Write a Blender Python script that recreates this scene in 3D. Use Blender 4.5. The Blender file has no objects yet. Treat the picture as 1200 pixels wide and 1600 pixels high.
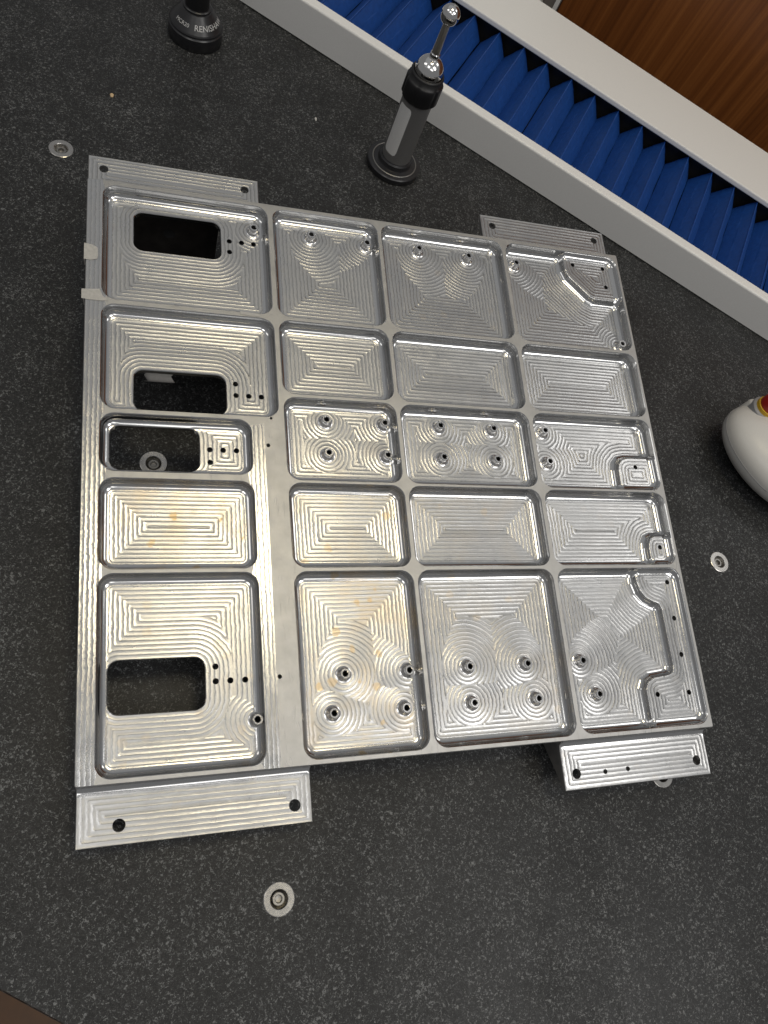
import bpy, bmesh, math, random
import numpy as np
from mathutils import Vector, Matrix
from mathutils.geometry import delaunay_2d_cdt

random.seed(4); rng = np.random.default_rng(4)
scene = bpy.context.scene
C = scene.collection
MM = 0.001

# ------------------------------------------------------------------ camera
cam_d = bpy.data.cameras.new('camera'); cam = bpy.data.objects.new('camera', cam_d); C.objects.link(cam)
cam.matrix_world = Matrix((
    (0.9488078180, -0.0191778406, -0.3152712084, 0.03296576),
    (-0.1005297807, 0.9279121167, -0.3589886724, -0.01501869),
    (0.2994286019, 0.3723054044, 0.8784823266, 0.45294016),
    (0, 0, 0, 1)))
cam_d.sensor_fit = 'VERTICAL'; cam_d.sensor_height = 36.0; cam_d.lens = 1109.0 / 1600.0 * 36.0
cam_d.clip_start = 0.01; cam_d.clip_end = 50.0
scene.camera = cam
scene.render.resolution_x = 768; scene.render.resolution_y = 1024

# ------------------------------------------------------------------ room light
world = bpy.data.worlds.new('World'); scene.world = world; world.use_nodes = True
wb = world.node_tree.nodes['Background']
wb.inputs[0].default_value = (0.98, 0.985, 1.0, 1); wb.inputs[1].default_value = 0.21

def ceiling_lamp(name, x, y, z, sx, sy, watts, rot=0.0, col=(1.0, 0.90, 0.76)):
    l = bpy.data.lights.new(name, 'AREA'); l.shape = 'RECTANGLE'; l.size = sx; l.size_y = sy
    l.energy = watts; l.color = col
    o = bpy.data.objects.new(name, l); C.objects.link(o)
    o.location = (x, y, z); o.rotation_euler = (0, 0, rot)
    return o
LR = math.radians(-32)
WARM = (1.0, 0.98, 0.95)
ceiling_lamp('ceiling_lamp', 0.30, 0.36, 2.0, 0.46, 0.46, 6.8, LR, (1.0, 0.87, 0.60))
ceiling_lamp('ceiling_lamp', 1.35, -0.80, 2.0, 1.20, 0.60, 13, LR, WARM)
ceiling_lamp('ceiling_lamp', -0.62, -0.60, 2.0, 0.60, 0.60, 4.5, LR, WARM)
ceiling_lamp('ceiling_lamp', 0.45, -1.60, 2.0, 1.20, 0.60, 5, LR, WARM)
ceiling_lamp('ceiling_lamp', -1.60, 0.60, 2.0, 1.20, 0.60, 3.5, LR, WARM)
ceiling_lamp('ceiling_lamp', 1.95, 0.75, 2.0, 0.60, 0.60, 4, LR, WARM)
ceiling_lamp('ceiling_bounce_fill', 0.2, 0.2, 2.3, 4.6, 4.6, 8.5, LR, (0.97, 0.985, 1.0))  # unseen soft area light added as fill for ceiling bounce

scene.view_settings.view_transform = 'Standard'; scene.view_settings.look = 'None'
scene.view_settings.exposure = -0.08; scene.view_settings.gamma = 1.0
scene.view_settings.use_curve_mapping = False

# ------------------------------------------------------------------ node helpers
class NT:
    def __init__(s, name):
        s.m = bpy.data.materials.new(name); s.m.use_nodes = True
        s.t = s.m.node_tree; s.b = s.t.nodes['Principled BSDF']
    def n(s, typ, **kw):
        nd = s.t.nodes.new(typ)
        for k, v in kw.items(): setattr(nd, k, v)
        return nd
    def set(s, sock, v):
        if isinstance(v, bpy.types.NodeSocket): s.t.links.new(v, sock)
        elif v is not None: sock.default_value = v
    def math(s, op, a, b=None, c=None, clamp=False):
        nd = s.n('ShaderNodeMath', operation=op, use_clamp=clamp)
        s.set(nd.inputs[0], a); s.set(nd.inputs[1], b)
        if c is not None: s.set(nd.inputs[2], c)
        return nd.outputs[0]
    def vmath(s, op, a, b=None, scale=None):
        nd = s.n('ShaderNodeVectorMath', operation=op)
        s.set(nd.inputs[0], a); s.set(nd.inputs[1], b)
        if scale is not None: s.set(nd.inputs['Scale'], scale)
        return nd.outputs['Vector']
    def noise(s, vec, scale, detail=2.0, rough=0.5, dist=0.0, color=False):
        nd = s.n('ShaderNodeTexNoise'); s.set(nd.inputs['Vector'], vec)
        nd.inputs['Scale'].default_value = scale; nd.inputs['Detail'].default_value = detail
        nd.inputs['Roughness'].default_value = rough; nd.inputs['Distortion'].default_value = dist
        return nd.outputs['Color' if color else 'Fac']
    def ramp(s, fac, stops, interp='LINEAR'):
        nd = s.n('ShaderNodeValToRGB'); nd.color_ramp.interpolation = interp
        e = nd.color_ramp.elements
        while len(e) < len(stops): e.new(0.5)
        for el, (p, c) in zip(e, stops):
            el.position = p; el.color = c if len(c) == 4 else (*c, 1)
        s.set(nd.inputs[0], fac); return nd.outputs['Color']
    def smooth(s, x, a, b):
        nd = s.n('ShaderNodeMapRange', interpolation_type='SMOOTHSTEP')
        s.set(nd.inputs[0], x); nd.inputs[1].default_value = a; nd.inputs[2].default_value = b
        return nd.outputs[0]
    def mix(s, f, a, b):
        nd = s.n('ShaderNodeMix', data_type='RGBA')
        s.set(nd.inputs[0], f); s.set(nd.inputs[6], a if not isinstance(a, tuple) else (*a, 1))
        s.set(nd.inputs[7], b if not isinstance(b, tuple) else (*b, 1)); return nd.outputs[2]
    def attr(s, name):
        return s.n('ShaderNodeAttribute', attribute_name=name)
    def pos(s): return s.n('ShaderNodeNewGeometry').outputs['Position']
    def normal(s): return s.n('ShaderNodeNewGeometry').outputs['Normal']
    def bump(s, h, dist, strength=1.0, normal=None):
        nd = s.n('ShaderNodeBump'); nd.inputs['Distance'].default_value = dist
        s.set(nd.inputs['Strength'], strength); s.set(nd.inputs['Height'], h); s.set(nd.inputs['Normal'], normal)
        return nd.outputs[0]
    def out(s, **kw):
        for k, v in kw.items():
            k = k.replace('_', ' '); k = {'Base Color': 'Base Color', 'Coat Weight': 'Coat Weight'}.get(k, k)
            if isinstance(v, tuple) and len(v) == 3: v = (*v, 1)
            s.set(s.b.inputs[k], v)
        return s.m

def simple(name, col, rough=0.5, metal=0.0, var=0.06, nscale=400.0, bump=0.0, spec=0.5, rvar=0.06):
    t = NT(name); p = t.pos()
    nz = t.noise(p, nscale, 4.0, 0.6)
    lo = tuple(c * (1 - var) for c in col); hi = tuple(min(1, c * (1 + var)) for c in col)
    colr = t.ramp(nz, [(0.3, lo), (0.7, hi)])
    r = t.math('MULTIPLY_ADD', t.noise(p, nscale * 0.25, 3.0), rvar * 2, rough - rvar)
    kw = dict(Base_Color=colr, Roughness=r, Metallic=metal)
    if bump: kw['Normal'] = t.bump(nz, bump, 1.0)
    t.b.inputs['Specular IOR Level'].default_value = spec
    return t.out(**kw)

# ------------------------------------------------------------------ materials
def milled_material(name, pitch=2.6, amp=0.86, base=(0.595, 0.595, 0.592), rough=0.30):
    """aluminium with cutter passes: 'path' = distance (mm) that the passes follow, 'grad' = its direction"""
    t = NT(name); p = t.pos(); N = t.normal()
    path = t.attr('path').outputs['Fac']; grad = t.attr('grad').outputs['Vector']
    am = t.attr('amp').outputs['Fac']; stain_glare = t.attr('stain_glare').outputs['Fac']; seed = t.attr('seed').outputs['Fac']
    sep = t.n('ShaderNodeSeparateXYZ'); t.set(sep.inputs[0], grad)
    gx = t.math('ABSOLUTE', sep.outputs['X'])
    # chatter: passes that run away from the spindle side wander a little
    wob = t.math('SUBTRACT', t.noise(p, 170.0, 2.0, 0.5), 0.5)
    wob2 = t.math('SUBTRACT', t.noise(p, 430.0, 1.0, 0.5), 0.5)
    k = t.math('MULTIPLY_ADD', gx, 0.42, 0.08)
    d = t.math('MULTIPLY_ADD', path, 1.0 / pitch, t.math('MULTIPLY', wob, k))
    d = t.math('ADD', d, t.math('MULTIPLY', wob2, t.math('MULTIPLY_ADD', gx, 0.35, 0.05)))
    fr = t.math('FRACT', d); ix = t.math('FLOOR', d)
    wn = t.n('ShaderNodeTexWhiteNoise', noise_dimensions='2D')
    cmb = t.n('ShaderNodeCombineXYZ'); t.set(cmb.inputs[0], ix); t.set(cmb.inputs[1], seed); t.set(wn.inputs['Vector'], cmb.outputs[0])
    rnd = t.math('SUBTRACT', wn.outputs['Value'], 0.5)
    e1 = t.math('EXPONENT', t.math('MULTIPLY', fr, -12.0))
    e2 = t.math('EXPONENT', t.math('MULTIPLY', t.math('SUBTRACT', 1.0, fr), -13.0))
    two = t.math('MULTIPLY_ADD', t.smooth(fr, 0.42, 0.62), -0.12, 0.09)
    prof = t.math('ADD', t.math('SUBTRACT', t.math('MULTIPLY', e1, 0.46), t.math('MULTIPLY', e2, 0.34)), two)
    nz = t.math('SUBTRACT', t.noise(p, 650.0, 3.0, 0.65), 0.5)
    sl = t.math('ADD', prof, t.math('MULTIPLY', rnd, 0.07))
    sl = t.math('ADD', sl, t.math('MULTIPLY', nz, 0.20))
    big = t.noise(p, 60.0, 2.0)
    sl = t.math('MULTIPLY', sl, t.math('MULTIPLY_ADD', big, 0.9, 0.5))
    sl = t.math('MULTIPLY', sl, t.math('MULTIPLY', am, amp))
    Nn = t.vmath('NORMALIZE', t.vmath('ADD', N, t.vmath('SCALE', grad, None, sl)))
    fine = t.noise(p, 2200.0, 2.0, 0.7)
    Nn = t.bump(fine, 0.00002, t.math('MULTIPLY_ADD', am, 0.26, 0.03), Nn)
    # colour: bare aluminium, tea coloured dried coolant spots, tan haze painting warm lamp glare
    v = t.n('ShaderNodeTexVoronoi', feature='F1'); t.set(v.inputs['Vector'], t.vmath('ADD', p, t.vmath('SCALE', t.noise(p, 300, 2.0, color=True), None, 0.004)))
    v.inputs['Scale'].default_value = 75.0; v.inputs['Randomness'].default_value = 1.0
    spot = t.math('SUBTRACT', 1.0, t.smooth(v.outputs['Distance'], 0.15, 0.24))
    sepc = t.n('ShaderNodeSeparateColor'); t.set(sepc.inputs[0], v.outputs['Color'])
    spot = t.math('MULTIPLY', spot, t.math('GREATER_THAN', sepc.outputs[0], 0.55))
    glare_haze = t.smooth(t.noise(p, 42.0, 4.0, 0.6), 0.42, 0.72)
    sf = t.math('MULTIPLY', stain_glare, t.math('ADD', t.math('MULTIPLY', spot, 0.75), t.math('MULTIPLY', glare_haze, 0.42)), clamp=True)
    # dark step lines and darker pass halves: tool-mark shading painted into the colour
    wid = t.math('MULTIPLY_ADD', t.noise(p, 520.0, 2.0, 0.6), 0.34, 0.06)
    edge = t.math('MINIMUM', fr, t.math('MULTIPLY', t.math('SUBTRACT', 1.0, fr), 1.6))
    step_shade = t.math('SUBTRACT', 1.0, t.math('DIVIDE', edge, wid), clamp=True)
    step_shade = t.math('MULTIPLY', t.math('MULTIPLY', step_shade, am), t.math('MULTIPLY_ADD', wn.outputs['Value'], 0.5, 0.6), clamp=True)
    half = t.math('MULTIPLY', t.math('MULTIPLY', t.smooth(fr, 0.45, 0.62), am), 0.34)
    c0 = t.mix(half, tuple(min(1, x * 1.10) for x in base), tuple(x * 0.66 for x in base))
    c0 = t.mix(step_shade, c0, tuple(x * 0.52 for x in base))
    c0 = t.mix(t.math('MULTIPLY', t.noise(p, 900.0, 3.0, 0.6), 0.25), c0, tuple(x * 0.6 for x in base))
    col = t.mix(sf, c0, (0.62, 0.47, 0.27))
    r = t.math('MULTIPLY_ADD', am, rough - 0.14, 0.14)
    r = t.math('ADD', r, t.math('MULTIPLY', t.math('SUBTRACT', t.noise(p, 120.0, 3.0), 0.5), 0.14))
    r = t.math('ADD', r, t.math('MULTIPLY', sf, 0.12))
    r = t.math('ADD', r, t.math('MULTIPLY', step_shade, 0.05))
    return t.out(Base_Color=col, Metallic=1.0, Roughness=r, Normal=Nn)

M = {}
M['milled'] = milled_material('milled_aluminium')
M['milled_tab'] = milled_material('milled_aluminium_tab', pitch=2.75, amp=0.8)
def satin_material():
    t = NT('satin_aluminium'); p = t.pos()
    mp = t.n('ShaderNodeMapping'); t.set(mp.inputs['Vector'], p); mp.inputs['Scale'].default_value = (1.0, 0.08, 1.0)
    g = t.noise(mp.outputs[0], 1500.0, 3.0, 0.6); f = t.noise(p, 2600.0, 2.0, 0.7)
    h = t.math('ADD', t.math('MULTIPLY', g, 0.6), f)
    for ang, sc in ((0.35, 70.0), (1.25, 55.0), (-0.8, 60.0)):
        m2 = t.n('ShaderNodeMapping'); t.set(m2.inputs['Vector'], p); m2.inputs['Rotation'].default_value = (0, 0, ang); m2.inputs['Scale'].default_value = (1.0, 0.06, 1.0)
        line = t.math('ABSOLUTE', t.math('SUBTRACT', t.noise(m2.outputs[0], sc * 3, 1.0), 0.5))
        gate = t.math('GREATER_THAN', t.noise(p, 45.0 + sc, 1.0), 0.60)
        h = t.math('SUBTRACT', h, t.math('MULTIPLY', t.math('MULTIPLY', t.math('SUBTRACT', 1.0, t.smooth(line, 0.0, 0.012)), gate), 2.0))
    col = t.ramp(t.noise(p, 90.0, 4.0, 0.6), [(0.3, (0.44, 0.435, 0.425)), (0.7, (0.52, 0.515, 0.505))])
    r = t.math('MULTIPLY_ADD', t.noise(p, 160.0, 3.0), 0.12, 0.44)
    return t.out(Base_Color=col, Metallic=1.0, Roughness=r, Normal=t.bump(h, 0.00004, 0.7))
M['satin'] = satin_material()
M['turned'] = simple('turned_aluminium', (0.72, 0.71, 0.70), 0.20, 1.0, 0.03, 500, 0)
M['dark_alu'] = simple('underside_aluminium', (0.45, 0.44, 0.43), 0.45, 1.0, 0.1, 300, 0.00002)

def granite():
    t = NT('black_granite'); p = t.pos()
    w = t.vmath('ADD', p, t.vmath('SCALE', t.noise(p, 800, 2.0, color=True), None, 0.0013))
    a = t.noise(w, 660.0, 3.0, 0.68, 1.0); b = t.noise(w, 1500.0, 2.0, 0.6, 0.5); c = t.noise(w, 380.0, 3.0, 0.7, 0.6)
    big = t.noise(p, 30.0, 5.0, 0.65); bs = t.math('MULTIPLY', t.math('SUBTRACT', big, 0.5), 0.16)
    f1 = t.smooth(t.math('ADD', a, bs), 0.545, 0.66)
    f2 = t.smooth(b, 0.50, 0.76); f3 = t.smooth(t.math('ADD', c, bs), 0.50, 0.74)
    fl = t.math('ADD', t.math('MULTIPLY', f1, 0.72), t.math('MULTIPLY', f2, 0.24))
    fl = t.math('ADD', fl, t.math('MULTIPLY', f3, 0.10), clamp=True)
    base = t.ramp(t.noise(p, 330.0, 3.0), [(0.35, (0.0088, 0.0090, 0.0094)), (0.65, (0.0172, 0.0174, 0.0180))])
    col = t.mix(fl, base, (0.215, 0.220, 0.222))
    r = t.math('MULTIPLY_ADD', t.noise(p, 200.0, 3.0), 0.12, 0.38)
    r = t.math('ADD', r, t.math('MULTIPLY', t.smooth(t.noise(p, 9.0, 4.0, 0.6), 0.45, 0.7), 0.10))
    t.b.inputs['Specular IOR Level'].default_value = 0.30
    return t.out(Base_Color=col, Roughness=r, Normal=t.bump(t.noise(p, 1400.0, 3.0, 0.6), 0.00005, 0.35))
M['granite'] = granite()
M['granite_side'] = simple('granite_side', (0.02, 0.02, 0.02), 0.5)
M['white_paint'] = simple('white_powder_coat', (0.82, 0.812, 0.795), 0.42, 0.0, 0.03, 900, 0.00002)
M['blue'] = simple('blue_bellows_fabric', (0.009, 0.062, 0.27), 0.5, 0.0, 0.14, 260, 0.00005)
M['dark'] = simple('near_black', (0.015, 0.015, 0.016), 0.5)
M['black_metal'] = simple('black_anodised', (0.016, 0.016, 0.018), 0.30, 0.0, 0.15, 800, 0, 0.6)
M['black_rubber'] = simple('black_rubber', (0.008, 0.008, 0.009), 0.42, 0.0, 0.15, 800, 0.00003, 0.5)
M['grey_metal'] = simple('grey_anodised', (0.26, 0.255, 0.25), 0.40, 0.6, 0.06, 900, 0.00001)
M['label_highlight'] = simple('silver_label_highlight', (0.74, 0.73, 0.71), 0.42, 0.1, 0.04, 900)
M['chrome'] = simple('polished_steel', (0.72, 0.71, 0.70), 0.07, 1.0, 0.03, 300, 0, 0.5, 0.02)
M['steel'] = simple('turned_steel', (0.50, 0.485, 0.46), 0.26, 1.0, 0.08, 700, 0.00001)
M['stem'] = simple('brushed_stem', (0.66, 0.63, 0.58), 0.32, 1.0, 0.03, 300, 0)
M['screw'] = simple('screw_steel', (0.34, 0.33, 0.31), 0.35, 1.0, 0.1, 900, 0.00001)
M['print'] = simple('white_print', (0.55, 0.55, 0.55), 0.5)
M['tape'] = simple('masking_tape', (0.46, 0.445, 0.415), 0.5, 0.0, 0.12, 500, 0.0001)
M['white_plastic'] = simple('white_plastic', (0.62, 0.605, 0.575), 0.36, 0.0, 0.02, 900, 0.00001)
M['red'] = simple('red_plastic', (0.42, 0.018, 0.016), 0.38, 0.0, 0.06)
M['yellow'] = simple('yellow_plastic', (0.60, 0.36, 0.015), 0.42)
M['grey_plastic'] = simple('grey_plastic', (0.30, 0.30, 0.31), 0.45)
M['riser'] = simple('dark_steel', (0.055, 0.050, 0.047), 0.42, 0.7, 0.25, 120)
M['paper'] = simple('white_tape', (0.60, 0.58, 0.55), 0.6, 0.0, 0.05, 500, 0.0001)
M['floor'] = simple('brown_floor', (0.10, 0.040, 0.008), 0.5, 0.0, 0.2, 30)
M['trim'] = simple('grey_trim', (0.20, 0.18, 0.165), 0.45)
def wood():
    t = NT('sapele_veneer'); tc = t.n('ShaderNodeTexCoord').outputs['Object']
    mp = t.n('ShaderNodeMapping'); t.set(mp.inputs['Vector'], tc); mp.inputs['Scale'].default_value = (1.0, 1.0, 0.012)
    a = t.noise(mp.outputs[0], 80.0, 5.0, 0.65); b = t.noise(mp.outputs[0], 260.0, 3.0, 0.6)
    f = t.math('ADD', t.math('MULTIPLY', a, 0.7), t.math('MULTIPLY', b, 0.3))
    col = t.ramp(f, [(0.32, (0.11, 0.033, 0.008)), (0.5, (0.20, 0.064, 0.015)), (0.68, (0.31, 0.112, 0.028))])
    return t.out(Base_Color=col, Roughness=0.42, Normal=t.bump(b, 0.0003, 0.4))
M['wood'] = wood()

# ------------------------------------------------------------------ object helpers
def tag(o, label=None, cat=None, group=None, kind=None):
    if label: o['label'] = label
    if cat: o['category'] = cat
    if group: o['group'] = group
    if kind: o['kind'] = kind
    return o
def empty(name, loc_mm):
    o = bpy.data.objects.new(name, None); C.objects.link(o); o.empty_display_size = 0.01
    o.location = Vector(loc_mm) * MM; return o
def link(name, me, parent=None):
    o = bpy.data.objects.new(name, me); C.objects.link(o)
    if parent: o.parent = parent
    return o
class MB:
    """collects verts (mm) and faces, builds one mesh"""
    def __init__(s): s.v = []; s.f = []; s.mi = []; s.sm = []
    def add(s, verts, faces, mi=0, smooth=False):
        o = len(s.v); s.v.extend([tuple(map(float, q)) for q in verts])
        for f in faces: s.f.append(tuple(int(i) + o for i in f)); s.mi.append(mi); s.sm.append(smooth)
        return o
    def box(s, x0, x1, y0, y1, z0, z1, bev=0.0, mi=0):
        bm = bmesh.new(); bmesh.ops.create_cube(bm, size=1)
        for v in bm.verts: v.co = Vector(((x0 + x1) / 2 + v.co.x * (x1 - x0), (y0 + y1) / 2 + v.co.y * (y1 - y0), (z0 + z1) / 2 + v.co.z * (z1 - z0)))
        if bev: bmesh.ops.bevel(bm, geom=bm.edges[:], offset=bev, segments=2, affect='EDGES', profile=0.5)
        s.bm(bm, mi); return s
    def bm(s, bm, mi=0, smooth=False):
        bm.verts.index_update()
        s.add([v.co for v in bm.verts], [[v.index for v in f.verts] for f in bm.faces], mi, smooth); bm.free()
    def lathe(s, prof, n=48, cx=0, cy=0, z0=0, mi=0, smooth=True, a0=0, cap=True):
        """prof: list of (r, z); r==0 closes. sharp edge: repeat the point"""
        o = len(s.v); rings = []
        for r, z in prof:
            if r <= 1e-6: rings.append([s.add([(cx, cy, z0 + z)], [])])
            else:
                st = s.add([(cx + r * math.cos(a0 + 2 * math.pi * i / n), cy + r * math.sin(a0 + 2 * math.pi * i / n), z0 + z) for i in range(n)], [])
                rings.append(list(range(st, st + n)))
        for A, B, (pa, pb) in zip(rings, rings[1:], zip(prof, prof[1:])):
            if pa == pb: continue
            for i in range(n):
                j = (i + 1) % n
                if len(A) == 1 and len(B) == 1: continue
                f = (A[0], B[j], B[i]) if len(A) == 1 else (A[i], A[j], B[0]) if len(B) == 1 else (A[i], A[j], B[j], B[i])
                s.f.append(f); s.mi.append(mi); s.sm.append(smooth)
        return s
    def build(s, name, mats, parent=None, off=(0, 0, 0), attrs=None):
        me = bpy.data.meshes.new(name)
        V = (np.array(s.v, float) - np.array(off, float)) * MM
        me.from_pydata(V.tolist(), [], s.f)
        for m in (mats if isinstance(mats, (list, tuple)) else [mats]): me.materials.append(m)
        me.polygons.foreach_set('material_index', s.mi); me.polygons.foreach_set('use_smooth', s.sm)
        if attrs:
            for k, a in attrs.items():
                a = np.asarray(a, np.float32)
                if a.ndim == 2:
                    at = me.attributes.new(k, 'FLOAT_VECTOR', 'POINT'); at.data.foreach_set('vector', a.ravel())
                else:
                    at = me.attributes.new(k, 'FLOAT', 'POINT'); at.data.foreach_set('value', a)
        me.update()
        return link(name, me, parent)
def tube_path(mb, pts, r, n=8, mi=0):
    pts = [Vector(p) for p in pts]; rings = []
    for i, p in enumerate(pts):
        t = (pts[min(i + 1, len(pts) - 1)] - pts[max(i - 1, 0)]).normalized()
        a = t.orthogonal().normalized(); b = t.cross(a)
        st = mb.add([p + (a * math.cos(2 * math.pi * k / n) + b * math.sin(2 * math.pi * k / n)) * r for k in range(n)], [])
        rings.append(st)
    for A, B in zip(rings, rings[1:]):
        mb.f += [(A + k, A + (k + 1) % n, B + (k + 1) % n, B + k) for k in range(n)]; mb.mi += [mi] * n; mb.sm += [True] * n

# ================================================================== SETTING
# rail frame: origin on the table at the foot of the white rail, e along it, p away from the camera
R0 = np.array([121.25, 681.39, 0.0]); RE = np.array([0.8483, -0.5295, 0.0]); RE /= np.linalg.norm(RE)
RP = np.array([-RE[1], RE[0], 0.0])
def rail_pt(e, p, z): return R0 + RE * e + RP * p + np.array([0, 0, z])
def rail_obj(o): o.matrix_world = Matrix((( RE[0], RP[0], 0, R0[0] * MM), (RE[1], RP[1], 0, R0[1] * MM), (0, 0, 1, 0), (0, 0, 0, 1)))

# granite table: a thick slab, its near edge runs parallel to the rail
mb = MB()
g1 = np.array([-32.0, -88.7]); gd = np.array([0.836, -0.548]); gn = np.array([-gd[1], gd[0]])
gd /= np.linalg.norm(gd)
q = [g1 - gd * 700, g1 + gd * 1300]
far = [q[1] + gn * 930, q[0] + gn * 930]
pl = [*q, *far]; b = 3.0
top = [(x[0], x[1], 0) for x in pl]; cen = np.mean(pl, axis=0)
out = [tuple(np.array(x) + (np.array(x) - cen) / np.linalg.norm(np.array(x) - cen) * b) for x in pl]
TOP2D = [np.array((x[0], x[1])) for x in top]; TABLE_MB = mb
mb.add(top + [(x[0], x[1], -b) for x in out], [(i, 4 + i, 4 + (i + 1) % 4, (i + 1) % 4) for i in range(4)])
mb.add([(x[0], x[1], -b) for x in out] + [(x[0], x[1], -180) for x in out], [(i, 4 + i, 4 + (i + 1) % 4, (i + 1) % 4) for i in range(4)], 1)
INS = [((-36.4, 468.4), 'recessed steel threaded insert in the granite beyond the far left tab'),
       ((35.8, 202.0), 'steel threaded insert seen through the window of the third left pocket'),
       ((107.6, -68.3), 'bright steel threaded insert in the foreground granite below the near left tab'),
       ((486.9, 131.1), 'steel threaded insert in the granite to the right of the plate below the white controller'),
       ((382.5, -26.8), 'steel threaded insert half hidden under the near right tab')]
tl = [np.array([(x + 8.0 * math.cos(2 * math.pi * i / 24), y + 8.0 * math.sin(2 * math.pi * i / 24)) for i in range(24)]) for (x, y), _ in INS]
V2 = []; E2 = []
for lp in [TOP2D] + tl:
    o_ = len(V2); V2 += [Vector((p[0], p[1])) for p in lp]; E2 += [(o_ + i, o_ + (i + 1) % len(lp)) for i in range(len(lp))]
rr_ = delaunay_2d_cdt(V2, E2, [], 0, 1e-5, False)
tv = [(v.x, v.y, 0.0) for v in rr_[0]]
tf = [tuple(f) for f in rr_[2] if not any((sum(tv[i][0] for i in f) / 3 - x) ** 2 + (sum(tv[i][1] for i in f) / 3 - y) ** 2 < 62 for (x, y), _ in INS)]
mb.add(tv, tf)
tag(mb.build('granite_table', [M['granite'], M['granite_side']]), 'black speckled granite measuring table top', kind='structure')

mb = MB(); mb.add([(-4000, -4000, -820), (4000, -4000, -820), (4000, 4000, -820), (-4000, 4000, -820)], [(0, 1, 2, 3)])
tag(mb.build('floor', M['floor']), 'brown floor beyond the table edge', kind='structure')

# white guard rail
mb = MB()
rail = empty('guard_rail', (0, 0, 0)); rail_obj(rail)
tag(rail, 'long white painted guard rail with grey front face between granite and blue bellows', 'guard rail')
bm_prof = []
for cx_, cz_, a0, a1 in ((10.0, 34.0, 0, 90), (2.2, 34.0, 90, 180)):
    for k in range(5):
        a = math.radians(a0 + (a1 - a0) * k / 4); bm_prof.append((cx_ + 2.0 * math.cos(a), cz_ + 2.0 * math.sin(a)))
prof = [(12.0, 1.2)] + bm_prof + [(0.2, 1.2)]
n = len(prof); es = (-500, 1100)
mb.add([(e, p, z) for e in es for p, z in prof], [(i, n + i, n + i + 1, i + 1) for i in range(n - 1)] + [(n - 1, 2 * n - 1, n, 0)], smooth=False)
mb.build('rail_bar', M['white_paint'], rail)
mb = MB().box(-500, 1100, 1.0, 11.0, 0.05, 1.3); mb.build('seal_strip', M['black_rubber'], rail)

# blue bellows: every fold is a piece of its own
bel = empty('way_bellows', (0, 0, 0)); rail_obj(bel)
tag(bel, 'dark blue pleated way cover bellows lying behind the white guard rail', 'bellows')
PIT = 29.55; ZR, ZV = 30.0, 10.0; P0, P1 = 14.5, 143.0
mb = MB(); nP = 8
def fold_z(x, p):
    s = abs((x / PIT) * 2)        # 0 at ridge, 1 at valley
    return ZR + (ZV - ZR) * s
xs = [-PIT / 2, -PIT / 4 - 0.6, -PIT / 4 + 0.6, -0.5, 0.5, PIT / 4 - 0.6, PIT / 4 + 0.6, PIT / 2]
vs = []; fs = []
for i in range(nP + 1):
    p = P0 + (P1 - P0) * i / nP
    for x in xs:
        vs.append((x, p, fold_z(x, p) - (0.5 if abs(x) < 1 else 0) + 0.5 * math.sin(i * 1.7 + x)))
nx = len(xs)
fs = [(i * nx + j, i * nx + j + 1, (i + 1) * nx + j + 1, (i + 1) * nx + j) for i in range(nP) for j in range(nx - 1)]
mb.add(vs, fs)
# folded side gusset dropping at the far end
L = nP * nx
mb.add([vs[L + j] for j in range(nx)] + [(xs[j] * 0.96, P1 - 0.2, -2) for j in range(nx)], [(j, j + 1, nx + j + 1, nx + j) for j in range(nx - 1)])
# welded seams (thin piping) along ridge and valley
for xx in (0.0,):
    vv = [(xx - 0.55, P0, ZR + 0.1), (xx + 0.55, P0, ZR + 0.1), (xx + 0.55, P1 + 0.6, ZR + 0.1), (xx - 0.55, P1 + 0.6, ZR + 0.1)]
    mb.box(xx - 0.45, xx + 0.45, P0, P1 + 0.7, ZR - 0.9, ZR + 0.35)
fold0 = mb.build('fold', M['blue'], bel)
TIP0 = 260.4 - 10 * PIT
fold0.location = (TIP0 * MM, 0, 0)
for k in range(1, 32):
    f = fold0.copy(); C.objects.link(f); f.parent = bel
    f.location = ((TIP0 + k * PIT + rng.uniform(-0.9, 0.9)) * MM, 0, rng.uniform(-0.0008, 0.0008))

# machine bed cover strip behind the bellows
bed = empty('bed_cover', (0, 0, 0)); rail_obj(bed)
tag(bed, 'wide white painted machine bed cover behind the blue bellows', 'machine cover')
MB().box(-500, 1100, 138.5, 219.5, 32.5, 38.0, 1.2).build('cover_plate', M['white_paint'], bed)
MB().box(-500, 1100, 152.0, 216.0, 1.0, 32.3).build('web', M['dark'], bed)  # near-black block filling the gap below the cover plate

# wood panel behind
wp = empty('wood_panel', (0, 0, 0)); rail_obj(wp)
tag(wp, 'dark reddish brown wood veneer panel behind the machine', 'wood panel')
MB().box(232, 1500, 330, 350, -800, 500, 1.0).build('veneer_board', M['wood'], wp)
dt = empty('door_trim', (0, 0, 0)); rail_obj(dt)
tag(dt, 'grey and white upright trim at the left end of the wood panel', 'trim')
MB().box(212, 231.4, 326, 350, -800, 500, 1.0).build('grey_edge', M['trim'], dt)
MB().box(120, 211.4, 328, 350, -800, 500, 1.0).build('white_edge', M['white_paint'], dt)
MB().box(225.5, 230.5, 324.5, 326, -800, 500, 0.4).build('light_bead', M['white_paint'], dt)

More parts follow.
